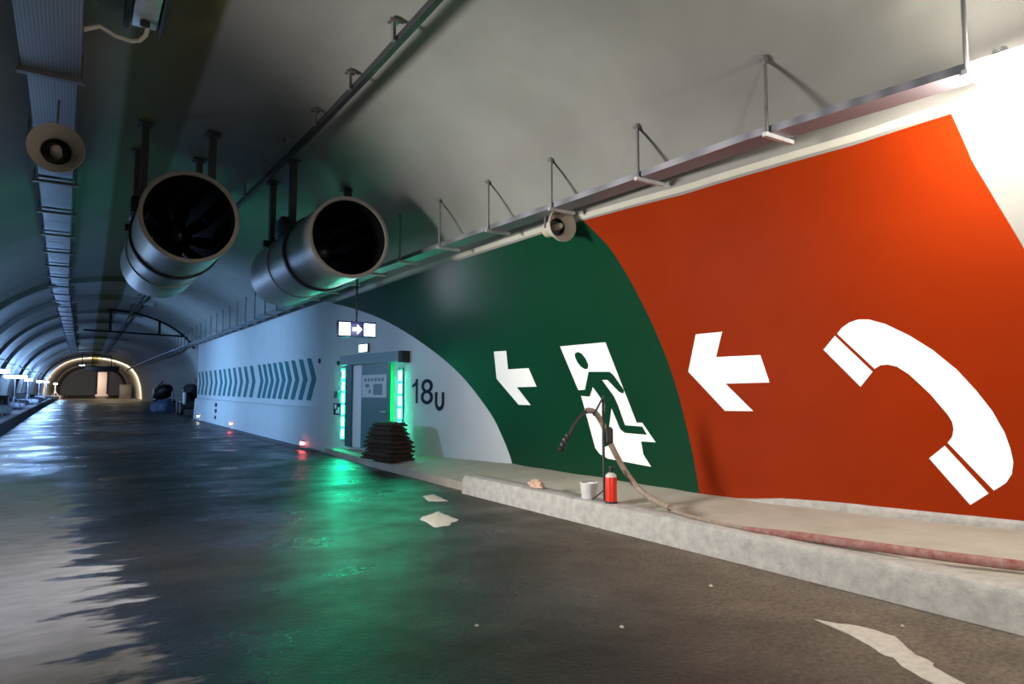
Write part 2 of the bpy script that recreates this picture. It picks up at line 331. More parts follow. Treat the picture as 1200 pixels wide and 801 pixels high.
# cross-fall walkway between the kerb and the right wall
def edge_x(Y):
    if Y < 9.5: return 5.44
    if Y < 14: return 5.36 + .10 * (Y - 9.5) / 4.5
    return 5.46 + .06 * (Y - 14)
def edge_z(Y): return .27 - .13 * sst(3.6, 6.6, Y)
yw = frange(-9, 0, 1.) + frange(.3, 18.3, .3)
rows = []
for Y in yw:
    xe, ze = edge_x(Y), edge_z(Y); r = [(xe, Y, -.05)]
    for k in range(13):
        u = k / 12; xw = 6.95 + flare(Y); x = xe + (xw - xe) * u; z = ze + (.31 - ze) * (u ** .8)
        z += .018 * (noise.noise((x * 1.7, Y * 1.7, 3.)) + .4 * noise.noise((x * 6, Y * 6, 1.))) * (1 if 0 < k else 0)
        r.append((x, Y, z + rise(Y)))
    rows.append(r)
SW = tag(grid(rows).build('walkway_floor', 'walk'), 'dusty beige raised walkway along the red and green wall', kind='structure')
# raised concrete kerb beam in the foreground
mb = MB(); prof = [(5.22, -.05), (5.225, .24), (5.245, .272), (5.28, .285), (5.50, .285), (5.53, .27), (5.53, -.05)]
rows = []
for Y in frange(-9, 0, 1.) + frange(.2, 9.55, .2):
    rows.append([(x + .008 * noise.noise((Y * 2, x * 3, z * 5)), Y, z + (.010 * noise.noise((Y * 3, 5., x)) if z > .1 else 0)) for x, z in prof])
mb = grid(rows); n = len(prof); L = len(mb.v)
mb.v += [(x, 9.60, z * .86) for x, z in prof]; mb.f += [(L - n + k, L - n + k + 1, L + k + 1, L + k) for k in range(n - 1)] + [tuple(range(L, L + n))]
KB = tag(mb.build('trim_kerb', 'kerb'), 'pale concrete kerb beam in front of the walkway', kind='structure')
# grey foot band along the right wall
rows = [[vz(.22 + (z - .22) * (1 - .75 * sst(4.4, 6.2, Y)), Y, o) for z, o in ((.22, .012), (.28, .05), (.37 + .012 * noise.noise((Y * 2.3, 0, 0)), .045), (.40 + .015 * noise.noise((Y * 2.3, 0, 0)), .004))] for Y in frange(-6, 6.2, .2)]
FB = tag(grid(rows).build('baseboard_right', 'kerb'), 'grey concrete strip along the foot of the red wall', kind='structure')

# white service block with the oblique door wall
P0 = Vector((6.79, 10.52, 0)); DW = Vector((-.92, 6.43, 0)).normalized(); NW = Vector((-DW.y, DW.x, 0)) * 1
if NW.x > 0: NW = -NW
def W(s, z, o=0.): 
    p = P0 + DW * s + NW * o; return Vector((p.x, p.y, z + rise(p.y)))
def top_at(x): return prof_z(min(6.78, x)) + .10
SL = 7.85
ss = frange(-.25, SL, .25)
rows = [[W(s, z * top_at((P0 + DW * s).x)) for z in [k / 10 for k in range(11)]] for s in ss]
o = grid(rows).build('wall_front', 'boxwall'); tag(o, 'white oblique wall with the escape door and the number 18u', kind='structure')
XC = W(SL, 0).x; YC = W(SL, 0).y; YE = 40.4
rows = [[(XC, Y, z * 4.35 / 10 + rise(Y)) for z in range(-1, 11)] for Y in frange(YC, YE, 1.)]
tag(grid(rows).build('wall_side', 'boxwall'), 'long white service wall with teal chevrons', kind='structure')
rows = [[(XC + (9. - XC) * k / 4, YE, z * 4.9 / 10 + rise(YE)) for k in range(5)] for z in range(-1, 11)]
tag(grid(rows).build('wall_back', 'boxwall'), kind='structure')
# low barrier plinth at the foot of the chevron wall
bp = [(0, -.05), (-.16, -.05), (-.15, .3), (-.11, 1.10), (-.06, 1.17), (0, 1.19)]
mb = grid([[(XC + a * sst(YC, YC + 1.6, Y), Y, z + rise(Y)) for a, z in bp] for Y in frange(YC + .1, YC + 1.8, .2) + frange(YC + 2., YE, 1.)]); L = len(bp)
mb.f.append(tuple(range(L))); mb.f.append(tuple(range(len(mb.v) - L, len(mb.v))))
tag(mb.build('trim_plinth', 'boxwall'), 'pale barrier plinth below the chevrons', kind='structure')
mb = MB().box((XC - .17, (YC + YE) / 2, .03), (.06, YE - YC, .1)); 
rows = [[(XC - .24, Y, -.05 + rise(Y)), (XC - .24, Y, .07 + rise(Y)), (XC - .15, Y, .08 + rise(Y))] for Y in frange(YC + .1, YE, 1.)]
tag(grid(rows).build('trim_gutter', 'leftkerb'), 'dark kerb strip below the barrier plinth', kind='structure')
# left raised ledge
rows = [[(-2.03 + drift(Y), Y, -.05 + rise(Y)), (-2.03 + drift(Y), Y, .46 + rise(Y)), (-2.08 + drift(Y), Y, .5 + rise(Y)), (-2.6 + drift(Y), Y, .5 + rise(Y)), (-3.95 + drift(Y), Y, .5 + rise(Y))] for Y in frange(-9, 150, 1.5)]
tag(grid(rows).build('ledge_floor', 'leftkerb'), 'dark raised ledge along the left tunnel wall', kind='structure')
# rings added on the left lining, raised to catch lamp light as arcs
for i, Y in enumerate((30, 36.5, 43, 50, 57.5, 66, 76, 88, 102)):
    idx = range(0, int(len(PR) * .46)); c0 = Vector((1.2, 0, 1.5)); rows = []
    for dy, dd in ((-.42, .0), (-.22, .17), (.22, .17), (.42, .0)):
        r = []
        for k in idx:
            p = Vector((PR[k][0], 0, PR[k][1])); q = p + (c0 - p).normalized() * dd; r.append(vpt(q.x, q.z, Y + dy))
        rows.append(r)
    tag(grid(rows).build('trim_%d' % (i + 1), 'vault'), 'raised ring added on the left tunnel lining to catch light', kind='structure')
# both ends of the tunnel are closed
for nm, Y, m in (('wall_end', 175., 'endwall'), ('wall_rear', -8.9, 'plaster')):
    mb = MB(); n = len(PR); mb.v = [vpt(x, z, Y) for x, z in PR]; mb.f = [tuple(range(n))]
    tag(mb.build(nm, m, smooth=False), kind='structure')

# painted fields: parts of the right wall
def lerp_tab(T, z, ky, kv):
    T = sorted(T, key=lambda p: p[ky])
    if z <= T[0][ky]: return T[0][kv]
    for a, b in zip(T, T[1:]):
        if z <= b[ky]: return a[kv] + (b[kv] - a[kv]) * (z - a[ky]) / (b[ky] - a[ky])
    return T[-1][kv]
def field(name, fl, fr, m, label, z0=.38, nu=48, nv=40, off=.006):
    rows = []
    for j in range(nv + 1):
        r = []
        for i in range(nu + 1):
            u = i / nu; v = j / nv; Y = 7.; z = z0
            for _ in range(6):
                zt = lerp_tab(TOP, Y, 0, 1); z = z0 + (zt - z0) * v; Y = fl(z) + (fr(z) - fl(z)) * u
            r.append(vz(z, Y, off))
        rows.append(r)
    o = grid(rows).build(name, m, WR); o['label'] = label; return o
def end_y(z):
    x = xr(z); s = (x - P0.x) / DW.x; return (P0 + DW * max(-.1, s)).y + .05
RR = [(p[1], p[0]) for p in RED_R] + [(2.2, 2.42), (1.2, 2.22), (.3, 2.1)]
fld_l = lambda z: lerp_tab(RED_L, z, 1, 0)
field('red_painted_field', fld_l, lambda z: lerp_tab(RR, z, 0, 1), 'red', 'large red painted field', z0=.27)
field('green_painted_field', end_y, fld_l, 'green', 'dark green painted field', z0=.26)
rows = [[vz(lerp_tab(TRIM, Y, 0, 1) + a, Y, .009) for a in (-.045, -.02, .015)] for Y in frange(2.0, 17.4, .3)]
o = grid(rows).build('white_border_line', 'cream', WR); o['label'] = 'thin white line along the top of the paint'

# ------------------------------------------------------------------ pictograms painted on the wall
def decal(name, poly, m, off=.012, parent=None, thick=.004, step=.16):
    """thin coat of paint that follows the curved wall; poly in (Y, height)"""
    pts = [Vector(p) for p in poly]; n = len(pts)
    ys = [p[0] for p in poly]; zs = [p[1] for p in poly]
    def inside(x, y):
        c = False
        for i in range(n):
            (x0, y0), (x1, y1) = poly[i], poly[i - 1]
            if (y0 > y) != (y1 > y) and x < (x1 - x0) * (y - y0) / (y1 - y0) + x0: c = not c
        return c
    y = min(ys) + step / 2
    extra = []
    while y < max(ys):
        z = min(zs) + step / 2
        while z < max(zs):
            if inside(y, z) and min((Vector((y, z)) - p).length for p in pts) > step * .35: extra.append(Vector((y, z)))
            z += step
        y += step
    vs, es, fs, *_ = delaunay_2d_cdt(pts + extra, [(i, (i + 1) % n) for i in range(n)], [list(range(n))], 1, 1e-6)
    mb = MB(); nv = len(vs); mb.v = [vz(v[1], v[0], off) for v in vs] + [vz(v[1], v[0], off - thick) for v in vs]
    mb.f = [tuple(f) for f in fs] + [tuple(i + nv for i in reversed(f)) for f in fs]
    cnt = {}
    for f in fs:
        for a, b in zip(f, list(f[1:]) + [f[0]]): cnt[(a, b)] = 1
    for (a, b) in cnt:
        if (b, a) not in cnt: mb.f.append((a, b, b + nv, a + nv))
    o = mb.build(name, m, None, smooth=False)
    if parent: o.parent = parent; o.matrix_parent_inverse = Matrix.Translation(-Vector(parent.location))
    return o
def cen(poly, off=.012): return vz(sum(p[1] for p in poly) / len(poly), sum(p[0] for p in poly) / len(poly), off)
tag(decal('painted_arrow', ARROW_R, 'white'), 'big white arrow painted on the red wall left of the telephone', 'arrow')
tag(decal('painted_arrow', ARROW_G, 'white'), 'smaller white arrow painted on the green wall left of the running figure', 'arrow')
ph = thing('telephone_pictogram', 'giant white telephone handset painted on the red wall', 'pictogram', cen(PHONE_BODY))
decal('handset', PHONE_BODY, 'white', parent=ph); decal('earpiece', PHONE_EAR, 'white', parent=ph); decal('mouthpiece', PHONE_MOUTH, 'white', parent=ph)
ex = thing('escape_pictogram', 'white escape door pictogram with a green running figure on the green wall', 'pictogram', cen(PANEL))
decal('door_panel', PANEL, 'white', parent=ex)
o = decal('running_figure', BODY, 'man', off=.020, parent=ex, step=.1); o['label'] = 'green running figure body'
o = decal('figure_head', HEAD, 'man', off=.020, parent=ex, step=.1); o['label'] = 'green oval head'

# chevrons on the service wall
TIPS = [18.9, 19.75, 20.6, 21.4, 22.15, 22.9, 23.65, 24.4, 25.15, 26.4, 27.5, 28.6, 29.7, 30.8, 31.9, 33.0, 34.3, 35.6, 36.9, 38.1, 39.2]
for k, Y in enumerate(TIPS):
    w = .42 if k < 9 else .52; g = .035 if k else 0.
    poly = [(Y + .52, 2.56), (Y + .52 + w, 2.58), (Y + w, 1.98), (Y + .5 + w, 1.38), (Y + .5, 1.36), (Y, 1.97)]
    poly = [(min(a, YE - .02), b) for a, b in poly]
    mb = MB().prism(poly, lambda p: (XC - .010, p[0], p[1] + rise(p[0])), lambda p: (XC - .002, p[0], p[1] + rise(p[0])))
    o = mb.build('painted_chevron', 'chev', smooth=False)
    nm = 'nearest the escape door' if k == 0 else ('at the far end of the white service wall' if k == len(TIPS) - 1 else None)
    tag(o, 'teal chevron painted on the white wall, ' + nm if nm else 'teal chevron in the row painted along the white service wall', 'chevron', 'teal chevrons along the service wall')

# number on the door wall
def text_mesh(body, x0, x1, z0, z1, name, parent):
    cu = bpy.data.curves.new(name, 'FONT'); cu.body = body; cu.resolution_u = 6; cu.extrude = .01
    to = bpy.data.objects.new(name + '_tmp', cu); COL.objects.link(to); bpy.context.view_layer.update()
    me = bpy.data.meshes.new_from_object(to.evaluated_get(bpy.context.evaluated_depsgraph_get())); bpy.data.objects.remove(to)
    xs = [v.co.x for v in me.vertices]; ys = [v.co.y for v in me.vertices]
    for v in me.vertices:
        a = (v.co.x - min(xs)) / (max(xs) - min(xs)); b = (v.co.y - min(ys)) / (max(ys) - min(ys))
        v.co = W(x0 + (x1 - x0) * a, z0 + (z1 - z0) * b, .006 + v.co.z * .4) - Vector(parent.location)
    me.materials.clear(); me.materials.append(M['ink']); o = bpy.data.objects.new(name, me); COL.objects.link(o); o.parent = parent; return o
nu = thing('painted_number', 'dark number 18u painted on the white wall right of the escape door', 'number', W(3., 1.3))
mb = MB().prism([(3.26, 1.36), (3.19, 1.36), (3.19, 1.89), (3.245, 1.89), (3.29, 1.81), (3.40, 1.76), (3.40, 1.70), (3.26, 1.74)], lambda p: W(p[0], p[1], .012), lambda p: W(p[0], p[1], .002)); part(mb, 'digit', 'ink', nu, smooth=False)
text_mesh('8', 3.06, 2.60, 1.34, 1.88, 'digit', nu); 
UO = [(2.355 - .165 * math.cos(a), 1.38 - .17 * math.sin(a)) for a in [math.pi * k / 14 for k in range(15)]]; UI = [(2.355 - .085 * math.cos(a), 1.38 - .085 * math.sin(a)) for a in [math.pi * k / 14 for k in range(15)]]
mb = MB().prism([(2.19, 1.60)] + UO + [(2.52, 1.60), (2.44, 1.60)] + UI[::-1] + [(2.27, 1.60)], lambda p: W(p[0], p[1], .012), lambda p: W(p[0], p[1], .002)); part(mb, 'letter', 'ink', nu, smooth=False)

# ------------------------------------------------------------------ escape door and what is mounted round it
def wbox(mb, s0, s1, z0, z1, o0, o1):
    c = [W(s, z, o) for s in (s0, s1) for z in (z0, z1) for o in (o0, o1)]
    return mb.add(c, [(0, 1, 3, 2), (4, 6, 7, 5), (0, 4, 5, 1), (2, 3, 7, 6), (0, 2, 6, 4), (1, 5, 7, 3)])
zf = .26
dr = thing('escape_door', 'grey teal escape door between two green light strips', 'door', W(5.2, zf))
mb = MB(); wbox(mb, 6.35, 6.05, zf, 2.28, 0, .10); part(mb, 'door_post', 'frame', dr, smooth=False)
mb = MB(); wbox(mb, 4.32, 4.20, zf, 2.28, 0, .08); part(mb, 'door_post', 'greenframe', dr, 'bright green door post', smooth=False)
mb = MB(); wbox(mb, 6.05, 5.62, zf, 2.26, .01, .05); part(mb, 'side_panel', 'lightpanel', dr, 'pale narrow side panel', smooth=False)
mb = MB(); wbox(mb, 5.62, 4.32, zf, 2.26, .005, .055); lf = part(mb, 'door_leaf', 'door', dr, smooth=False)
mb = MB(); wbox(mb, 6.50, 3.66, 2.28, 2.52, 0, .20); part(mb, 'canopy', 'canopy', dr, smooth=False)
mb = MB(); wbox(mb, 3.66, 3.52, 2.26, 2.52, 0, .22); part(mb, 'canopy_end_cap', 'darkmetal', dr, smooth=False)
mb = MB(); mb.tube([W(4.45, 1.15, .055), W(4.45, 1.15, .11), W(4.62, 1.15, .11)], .014, 8); part(mb, 'door_handle', 'galv', lf)
no = thing('paper_notice', 'pale paper notice fixed to the escape door', 'notice', W(5.0, 1.45))
mb = MB(); wbox(mb, 5.58, 4.42, 1.48, 2.02, .056, .064); sh = part(mb, 'sheet', 'paper', no, smooth=False)
mb = MB()
for a in range(6): wbox(mb, 5.46 - a * .165, 5.36 - a * .165, 1.86, 1.94, .064, .067)
wbox(mb, 5.40, 5.22, 1.72, 1.80, .064, .067); wbox(mb, 5.24, 5.14, 1.58, 1.66, .064, .067); wbox(mb, 5.02, 4.60, 1.54, 1.80, .064, .067)
part(mb, 'printed_marks', 'printgrey', sh, 'grey printed marks', smooth=False)
for s, z0, z1, lab in ((6.60, .42, 2.22, 'vertical green light strip left of the escape door'), (3.86, .42, 2.12, 'vertical green light strip right of the escape door')):
    t = thing('light_strip', lab, 'light', W(s, z0), group='green light strips beside the door')
    mb = MB(); wbox(mb, s + .085, s - .085, z0 - .03, z1 + .03, .004, .03); part(mb, 'housing', 'galvdark', t, smooth=False)
    for k in range(6):
        a = z0 + (z1 - z0) * (k + .08) / 6; b = z0 + (z1 - z0) * (k + .86) / 6
        mb = MB(); wbox(mb, s + .05, s - .05, a, b, .03, .055); part(mb, 'light_segment', 'led', t, smooth=False)
t = thing('exit_light', 'small glowing exit light on the wall above the door canopy', 'sign', W(5.55, 2.58))
mb = MB(); wbox(mb, 5.78, 5.32, 2.57, 2.79, .004, .06); part(mb, 'casing', 'galvdark', t, smooth=False)
mb = MB(); wbox(mb, 5.76, 5.36, 2.59, 2.77, .06, .066); part(mb, 'lit_panel', 'exitlit', t, smooth=False)
for s, z, lab in ((6.95, 2.36, 'round dark wall socket left of the door canopy'),):
    mb = MB(); mb.lathe([(0, .06), (.03, .06), (.04, .045)], W(s, z), NW, 20); tag(mb.build('wall_socket', 'darkmetal'), lab, 'socket')
mb = MB(); mb.lathe([(0, .07), (.03, .07), (.04, .05)], (XC, 18.62, 2.46 + rise(18.6)), (-1, 0, 0), 20); tag(mb.build('wall_socket', 'darkmetal'), 'round dark wall socket beside the nearest chevron', 'socket')
t = thing('call_box', 'small dark call button box left of the green light strip', 'button', W(6.95, 1.45))
mb = MB(); wbox(mb, 7.08, 6.86, 1.45, 1.63, 0, .06); part(mb, 'casing', 'frame', t, smooth=False)
mb = MB().lathe([(0, .05), (.02, .05), (.03, .03)], W(6.97, 1.54, .06), NW, 16); part(mb, 'push_button', 'darkmetal', t)
t = thing('instruction_sign', 'small square sign with dark pictogram below the call box', 'sign', W(6.95, 1.02))
mb = MB(); wbox(mb, 7.16, 6.80, 1.02, 1.32, 0, .02); part(mb, 'sign_board', 'ink', t, smooth=False)
mb = MB(); wbox(mb, 7.10, 6.99, 1.18, 1.29, .02, .024); wbox(mb, 7.02, 6.93, 1.06, 1.15, .02, .024); wbox(mb, 6.92, 6.84, 1.06, 1.22, .02, .024); part(mb, 'sign_print', 'lightpanel', t, 'pale pictogram print', smooth=False)
for k, z in enumerate((.95, .68, .38)):
    mb = MB(); mb.box((XC - .14, 33.7, z + rise(33.7)), (.06, .30, .17), bev=.02)
    tag(mb.build('wall_socket', 'darkmetal'), ('topmost', 'middle', 'lowest')[k] + ' of three dark sockets on the plinth below the chevrons', 'socket', 'sockets on the plinth')
for Y, z, m, lab in ((38.5, .26, 'whitelamp', 'white glowing marker light on the plinth far along the chevron wall'), (29.9, .27, 'redlamp', 'red glowing marker light in the middle of the plinth'), (19.5, .17, 'redlamp', 'red glowing marker light near the door end of the plinth')):
    t = thing('marker_light', lab, 'light', (XC - .15, Y, z + rise(Y) - .06), group='marker lights on the plinth')
    mb = MB().box((XC - .165, Y, z + rise(Y)), (.06, .26, .12), bev=.015); part(mb, 'casing', 'darkmetal', t)
    mb = MB().box((XC - .205, Y, z + rise(Y)), (.03, .20, .085), bev=.012)
    mb.box((XC - .17, Y - .135, z + rise(Y)), (.05, .02, .08), bev=.008); part(mb, 'lens', m, t)

# ------------------------------------------------------------------ cable tray on the right with its hangers
TX = [(1.2, 5.80), (2.55, 5.60), (4.22, 5.37), (6.48, 5.26), (9., 5.10), (12.57, 4.93), (18, 4.93), (34, 5.02), (60, 5.2), (110, 5.8)]
TZ = 4.0
def tx(Y): return lerp_tab(TX, Y, 0, 1)
def ceil_z(X, Y):
    lo, hi = 2.6, 6.7
    for _ in range(40):
        m = (lo + hi) / 2
        if vpt(m, 0, Y)[0] < X: lo = m
        else: hi = m
    return prof_z(lo) + rise(Y)
ct = thing('cable_tray', 'long galvanised cable tray hung along the right wall above the paint', 'cable tray', (tx(6), 6, TZ))
ys = frange(1.2, 20, .6) + frange(21, 105, 2.)
def tsec(Y):
    x = tx(Y); z = TZ + rise(Y); w = .27
    return [(x, Y, z + .07), (x, Y, z), (x + w, Y, z), (x + w, Y, z + .07), (x + w - .006, Y, z + .07), (x + w - .006, Y, z + .008), (x + .006, Y, z + .008), (x + .006, Y, z + .07), (x, Y, z + .07)]
part(grid([tsec(Y) for Y in ys]), 'tray_channel', 'tray', ct, smooth=False)
mb = MB()
for k, (dx, r) in enumerate(((.06, .02), (.11, .025), (.165, .018), (.21, .02))):
    mb.tube([(tx(Y) + dx, Y, TZ + rise(Y) + .01 + r) for Y in ys], r, 6)
part(mb, 'cables', 'black', ct, 'dark cables lying in the tray')
HY = [2.35, 3.96, 5.59, 7.14, 8.61, 10.07] + [11.55 + 1.48 * k for k in range(24)]
for Y in HY:
    x = tx(Y) - .02; zt = ceil_z(x, Y); z = TZ + rise(Y)
    mb = MB(); mb.tube([(x, Y, z - .03), (x, Y, zt + .02)], .018, 8); mb.lathe([(0, .05), (.03, .05), (.05, .03), (.07, .02)], (x, Y, zt + .015), (0, 0, -1), 12)
    hr = part(mb, 'hanger_rod', 'galvdark', ct)
    mb = MB().box((x + .17, Y, z - .022), (.42, .045, .04)); part(mb, 'cross_arm', 'galv', hr, smooth=False)
# thin dark rail below the ceiling
RX = [(-8, 2.92), (5, 2.94), (9, 2.95), (12, 2.88), (30, 2.35), (60, 2.5), (120, 3.2)]
def rx(Y): return lerp_tab(RX, Y, 0, 1)
rl = thing('conduit_rail', 'dark conduit rail running along the ceiling above the two fans', 'rail', (rx(8), 8, 5.5))
ys = frange(-8, 110, 2.)
def rsec(Y): x = rx(Y); z = 5.50 + rise(Y); return [(x - .035, Y, z), (x + .035, Y, z), (x + .035, Y, z + .09), (x - .035, Y, z + .09), (x - .035, Y, z)]
part(grid([rsec(Y) for Y in ys]), 'rail', 'darkmetal', rl, smooth=False)
for Y in frange(5.5, 40, 1.45):
    x = rx(Y); zt = ceil_z(x, Y) if x > 2.7 else prof_z(x) + rise(Y)
    mb = MB().box((x - .07, Y, (5.5 + rise(Y) + zt) / 2 + .03), (.035, .06, zt - 5.5 - rise(Y) + .03)); mb.box((x - .07, Y, zt - .03), (.12, .10, .03)); part(mb, 'ceiling_clamp', 'galvdark', rl, smooth=False)

# ladder tray on the left of the crown
lt = thing('ladder_tray', 'perforated cable tray hung under the ceiling at far left', 'cable tray', (-.36, 9.6, 5.4))
LX = [(-8, -.33), (9, -.36), (15, -.42), (30, -.55), (60, -.3), (110, .3)]
def lx(Y): return lerp_tab(LX, Y, 0, 1)
segs = frange(2.2, 12.2, 2.45) ; bY = [4.66, 7.11, 9.56] + [9.56 + 2.45 * k for k in range(1, 32)]
def channel(y0, y1, w, z, hgt=.10):
    rows = []
    for Y in frange(y0, y1, max(.4, (y1 - y0) / 6)):
        x = lx(Y); zz = z + rise(Y)
        rows.append([(x - w, Y, zz + hgt), (x - w, Y, zz), (x + w, Y, zz), (x + w, Y, zz + hgt), (x + w - .008, Y, zz + hgt), (x + w - .008, Y, zz + .01), (x - w + .008, Y, zz + .01), (x - w + .008, Y, zz + hgt), (x - w, Y, zz + hgt)])
    return grid(rows)
part(channel(-6, 9.5, .29, 5.34), 'tray_section', 'tray', lt, smooth=False)
for a, b in zip(bY[2:], bY[3:]):
    part(channel(a + .12, b - .06, .255, 5.42, .08), 'tray_section', 'tray', lt, smooth=False)
for Y in bY:
    x = lx(Y); z = 5.34 + rise(Y); zt = prof_z(x) + rise(Y)
    mb = MB().box((x, Y, z - .02), (.68, .09, .05))
    for sx in (-1, 1): mb.tube([(x + sx * .31, Y, z), (x + sx * .31, Y, zt + .01)], .012, 6)
    part(mb, 'support_bar', 'galvdark', lt, smooth=False)

# ------------------------------------------------------------------ jet fans
def fan(x, label):
    y0, y1, zc, R = 10.5, 14.75, 4.07, .655
    t = thing('jet_fan', label, 'fan', (x, y0, zc), group='jet fans under the ceiling'); c = (x, y0, zc); A = (0, 1, 0)
    mb = MB().lathe([(.03, R - .05), (.03, R - .005), (1.5, R - .005), (1.5, R - .05), (.03, R - .05)], c, A, 56, False); part(mb, 'front_silencer', 'casing', t)
    mb = MB().lathe([(1.45, R - .05), (1.45, R + .03), (1.55, R + .03), (1.55, R - .05)], c, A, 56, False); part(mb, 'joint_ring', 'black', t, 'black joint ring')
    mb = MB().lathe([(1.55, R - .05), (1.55, R - .02), (2.75, R - .02), (2.75, R - .05)], c, A, 56, False); ms = part(mb, 'motor_section', 'casing', t)
    mb = MB().lathe([(2.75, R - .05), (2.75, R), (4.25, R), (4.25, R - .05)], c, A, 56, False); part(mb, 'rear_silencer', 'casing', t)
    mb = MB().lathe([(0.02, R - .055), (0, R - .045), (-.005, R - .02), (0, R + .005), (.05, R + .005), (.05, R - .05)], c, A, 56, False); part(mb, 'mouth_rim', 'rim', t)
    mb = MB().lathe([(.02, R - .055), (1.5, R - .085), (4.24, R - .06)], c, A, 56, False); part(mb, 'lining', 'fanin', t, 'dark inner lining')
    mb = MB().lathe([(1.25, .02), (1.3, .13), (1.45, .21), (2.6, .21), (2.7, .1)], c, A, 24); mh = part(mb, 'motor_hub', 'blade', t)
    for k in range(9):
        a = 2 * math.pi * k / 9; u = Vector((math.cos(a), 0, math.sin(a))); v = Vector((-math.sin(a), 0, math.cos(a))); Cc = Vector((x, y0 + 1.75, zc)); vs = []
        for r, tw, wd in ((.2, .9, .11), (.4, .6, .12), (.56, .4, .11)):
            dirv = v * math.cos(tw) + Vector((0, 1, 0)) * math.sin(tw); nn = u.cross(dirv) * .008
            vs += [Cc + u * r + dirv * wd + nn, Cc + u * r - dirv * wd + nn, Cc + u * r - dirv * wd - nn, Cc + u * r + dirv * wd - nn]
        mb = MB(); mb.add(vs, [(0, 1, 2, 3)[::-1], (8, 9, 10, 11)] + [(i * 4 + k2, i * 4 + (k2 + 1) % 4, i * 4 + 4 + (k2 + 1) % 4, i * 4 + 4 + k2) for i in (0, 1) for k2 in range(4)])
        part(mb, 'blade', 'blade', mh)
    for yy in (y0 + 1.62, y0 + 3.1):
        for sx in (-1, 1):
            xx = x + sx * .50; zt = (prof_z(xx) if xx < 2.7 else ceil_z(xx, yy)) + .02
            mb = MB().box((xx, yy, (zc + .42 + zt) / 2), (.10, .16, zt - zc - .42)); mb.box((xx, yy, zt - .04), (.22, .26, .03)); cb = part(mb, 'ceiling_bracket', 'darkmetal', t, smooth=False)
            mb = MB().box((x + sx * .56, yy, zc + .40), (.20, .12, .12)); part(mb, 'mounting_lug', 'darkmetal', cb, smooth=False)
    mb = MB().box((x - .52, y0 + 2.0, zc + .50), (.26, .5, .30), bev=.02); part(mb, 'terminal_box', 'darkmetal', ms)
    return t
fan(1.31, 'silver jet fan on the left, nearer the olive ceiling strip'); fan(3.65, 'silver jet fan on the right, beside the right-hand cable tray')

# ------------------------------------------------------------------ horn loudspeakers
def horn(x, y, z, R, ztop, label, top_x=None):
    t = thing('horn_loudspeaker', label, 'loudspeaker', (x, y, z), group='horn loudspeakers'); A = (0, 1, 0); c = (x, y, z); s = R / .27
    mb = MB().lathe([(0, R * .97), (-.012, R), (.006, R * 1.02), (.02, R), (.05 * s, R * .83), (.10 * s, R * .69), (.17 * s, R * .60), (.25 * s, R * .56), (.25 * s, R * .50), (.14 * s, R * .54), (.10 * s, R * .63), (.05 * s, R * .79), (0, R * .97)], c, A, 40, False); part(mb, 'bell', 'horn', t)
    mb = MB().lathe([(.13 * s, R * .52), (.24 * s, R * .49), (.24 * s, R * .02)], c, A, 24, False); part(mb, 'throat', 'black', t, 'dark throat')
    mb = MB().lathe([(.03 * s, R * .05), (.035 * s, R * .14), (.07 * s, R * .20), (.24 * s, R * .22)], c, A, 24); part(mb, 'inner_cone', 'horn', t)
    mb = MB().lathe([(.25 * s, R * .42), (.27 * s, R * .46), (.42 * s, R * .46), (.44 * s, R * .40), (.47 * s, R * .2)], c, A, 28); part(mb, 'driver', 'horn', t)
    yb = y + .30 * s; xt = top_x if top_x is not None else x
    mb = MB(); mb.tube([(x - R * .5, yb, z), (x - R * .5, yb, z + R * .62), (x + R * .5, yb, z + R * .62), (x + R * .5, yb, z)], .016, 6); mb.tube([(x, yb, z + R * .62), (xt, yb, ztop)], .016, 6); part(mb, 'mounting_bracket', 'galvdark', t)
horn(-.30, 10.0, 4.60, .305, 5.33, 'large beige horn loudspeaker under the ceiling tray at far left')
horn(5.50, 7.30, 3.84, .225, 4.0, 'small beige horn loudspeaker under the right-hand tray at the green and red border', top_x=5.42)

# luminaire at the top of the picture with its pale cable
t = thing('ceiling_luminaire', 'grey ceiling luminaire with a pale cable at the top left', 'light', (.50, 7.85, 5.62))
x0, y0 = .50, 7.85
zz = prof_z(x0) - .02
mb = MB().box((x0, y0, zz - .12), (.26, 1.1, .16), bev=.03); part(mb, 'housing', 'galv', t)
mb = MB(); mb.box((x0 - .17, y0, zz - .10), (.05, 1.16, .24), bev=.01); mb.box((x0 + .17, y0, zz - .10), (.05, 1.16, .24), bev=.01); part(mb, 'side_rail', 'black', t)
mb = MB().lathe([(0, .05), (.05, .05), (.06, .03)], (x0, y0 + .36, zz - .2), (0, 0, -1), 16); part(mb, 'cable_gland', 'black', t)
mb = MB(); P = [(x0 + .04, y0 + .50, zz - .18), (x0 + .03, y0 + .64, zz - .22), (x0 - .02, y0 + .74, zz - .25), (x0 - .10, y0 + .77, zz - .27), (x0 - .26, y0 + .72, zz - .28), (x0 - .42, y0 + .62, zz - .26), (lx(8.4) + .29, y0 + .52, 5.43)]
mb.tube(P, .024, 8); part(mb, 'cable', 'cable', t, 'pale cable')

# ------------------------------------------------------------------ bright floodlight at the upper right
fx, fy, fz = 5.72, 2.17, 3.93
t = thing('globe_lamp', 'glaring white globe work lamp under the tray at the upper right', 'light', (fx, fy, fz))
mb = MB().lathe([(-.13 * math.cos(math.pi * k / 16), max(.004, .13 * math.sin(math.pi * k / 16))) for k in range(17)], (fx, fy, fz), (0, 0, 1), 28); part(mb, 'globe', 'lamp', t)
mb = MB().lathe([(.125, .05), (.14, .06), (.19, .05), (.20, .03)], (fx, fy, fz), (0, 0, 1), 20); part(mb, 'lamp_holder', 'galvdark', t)

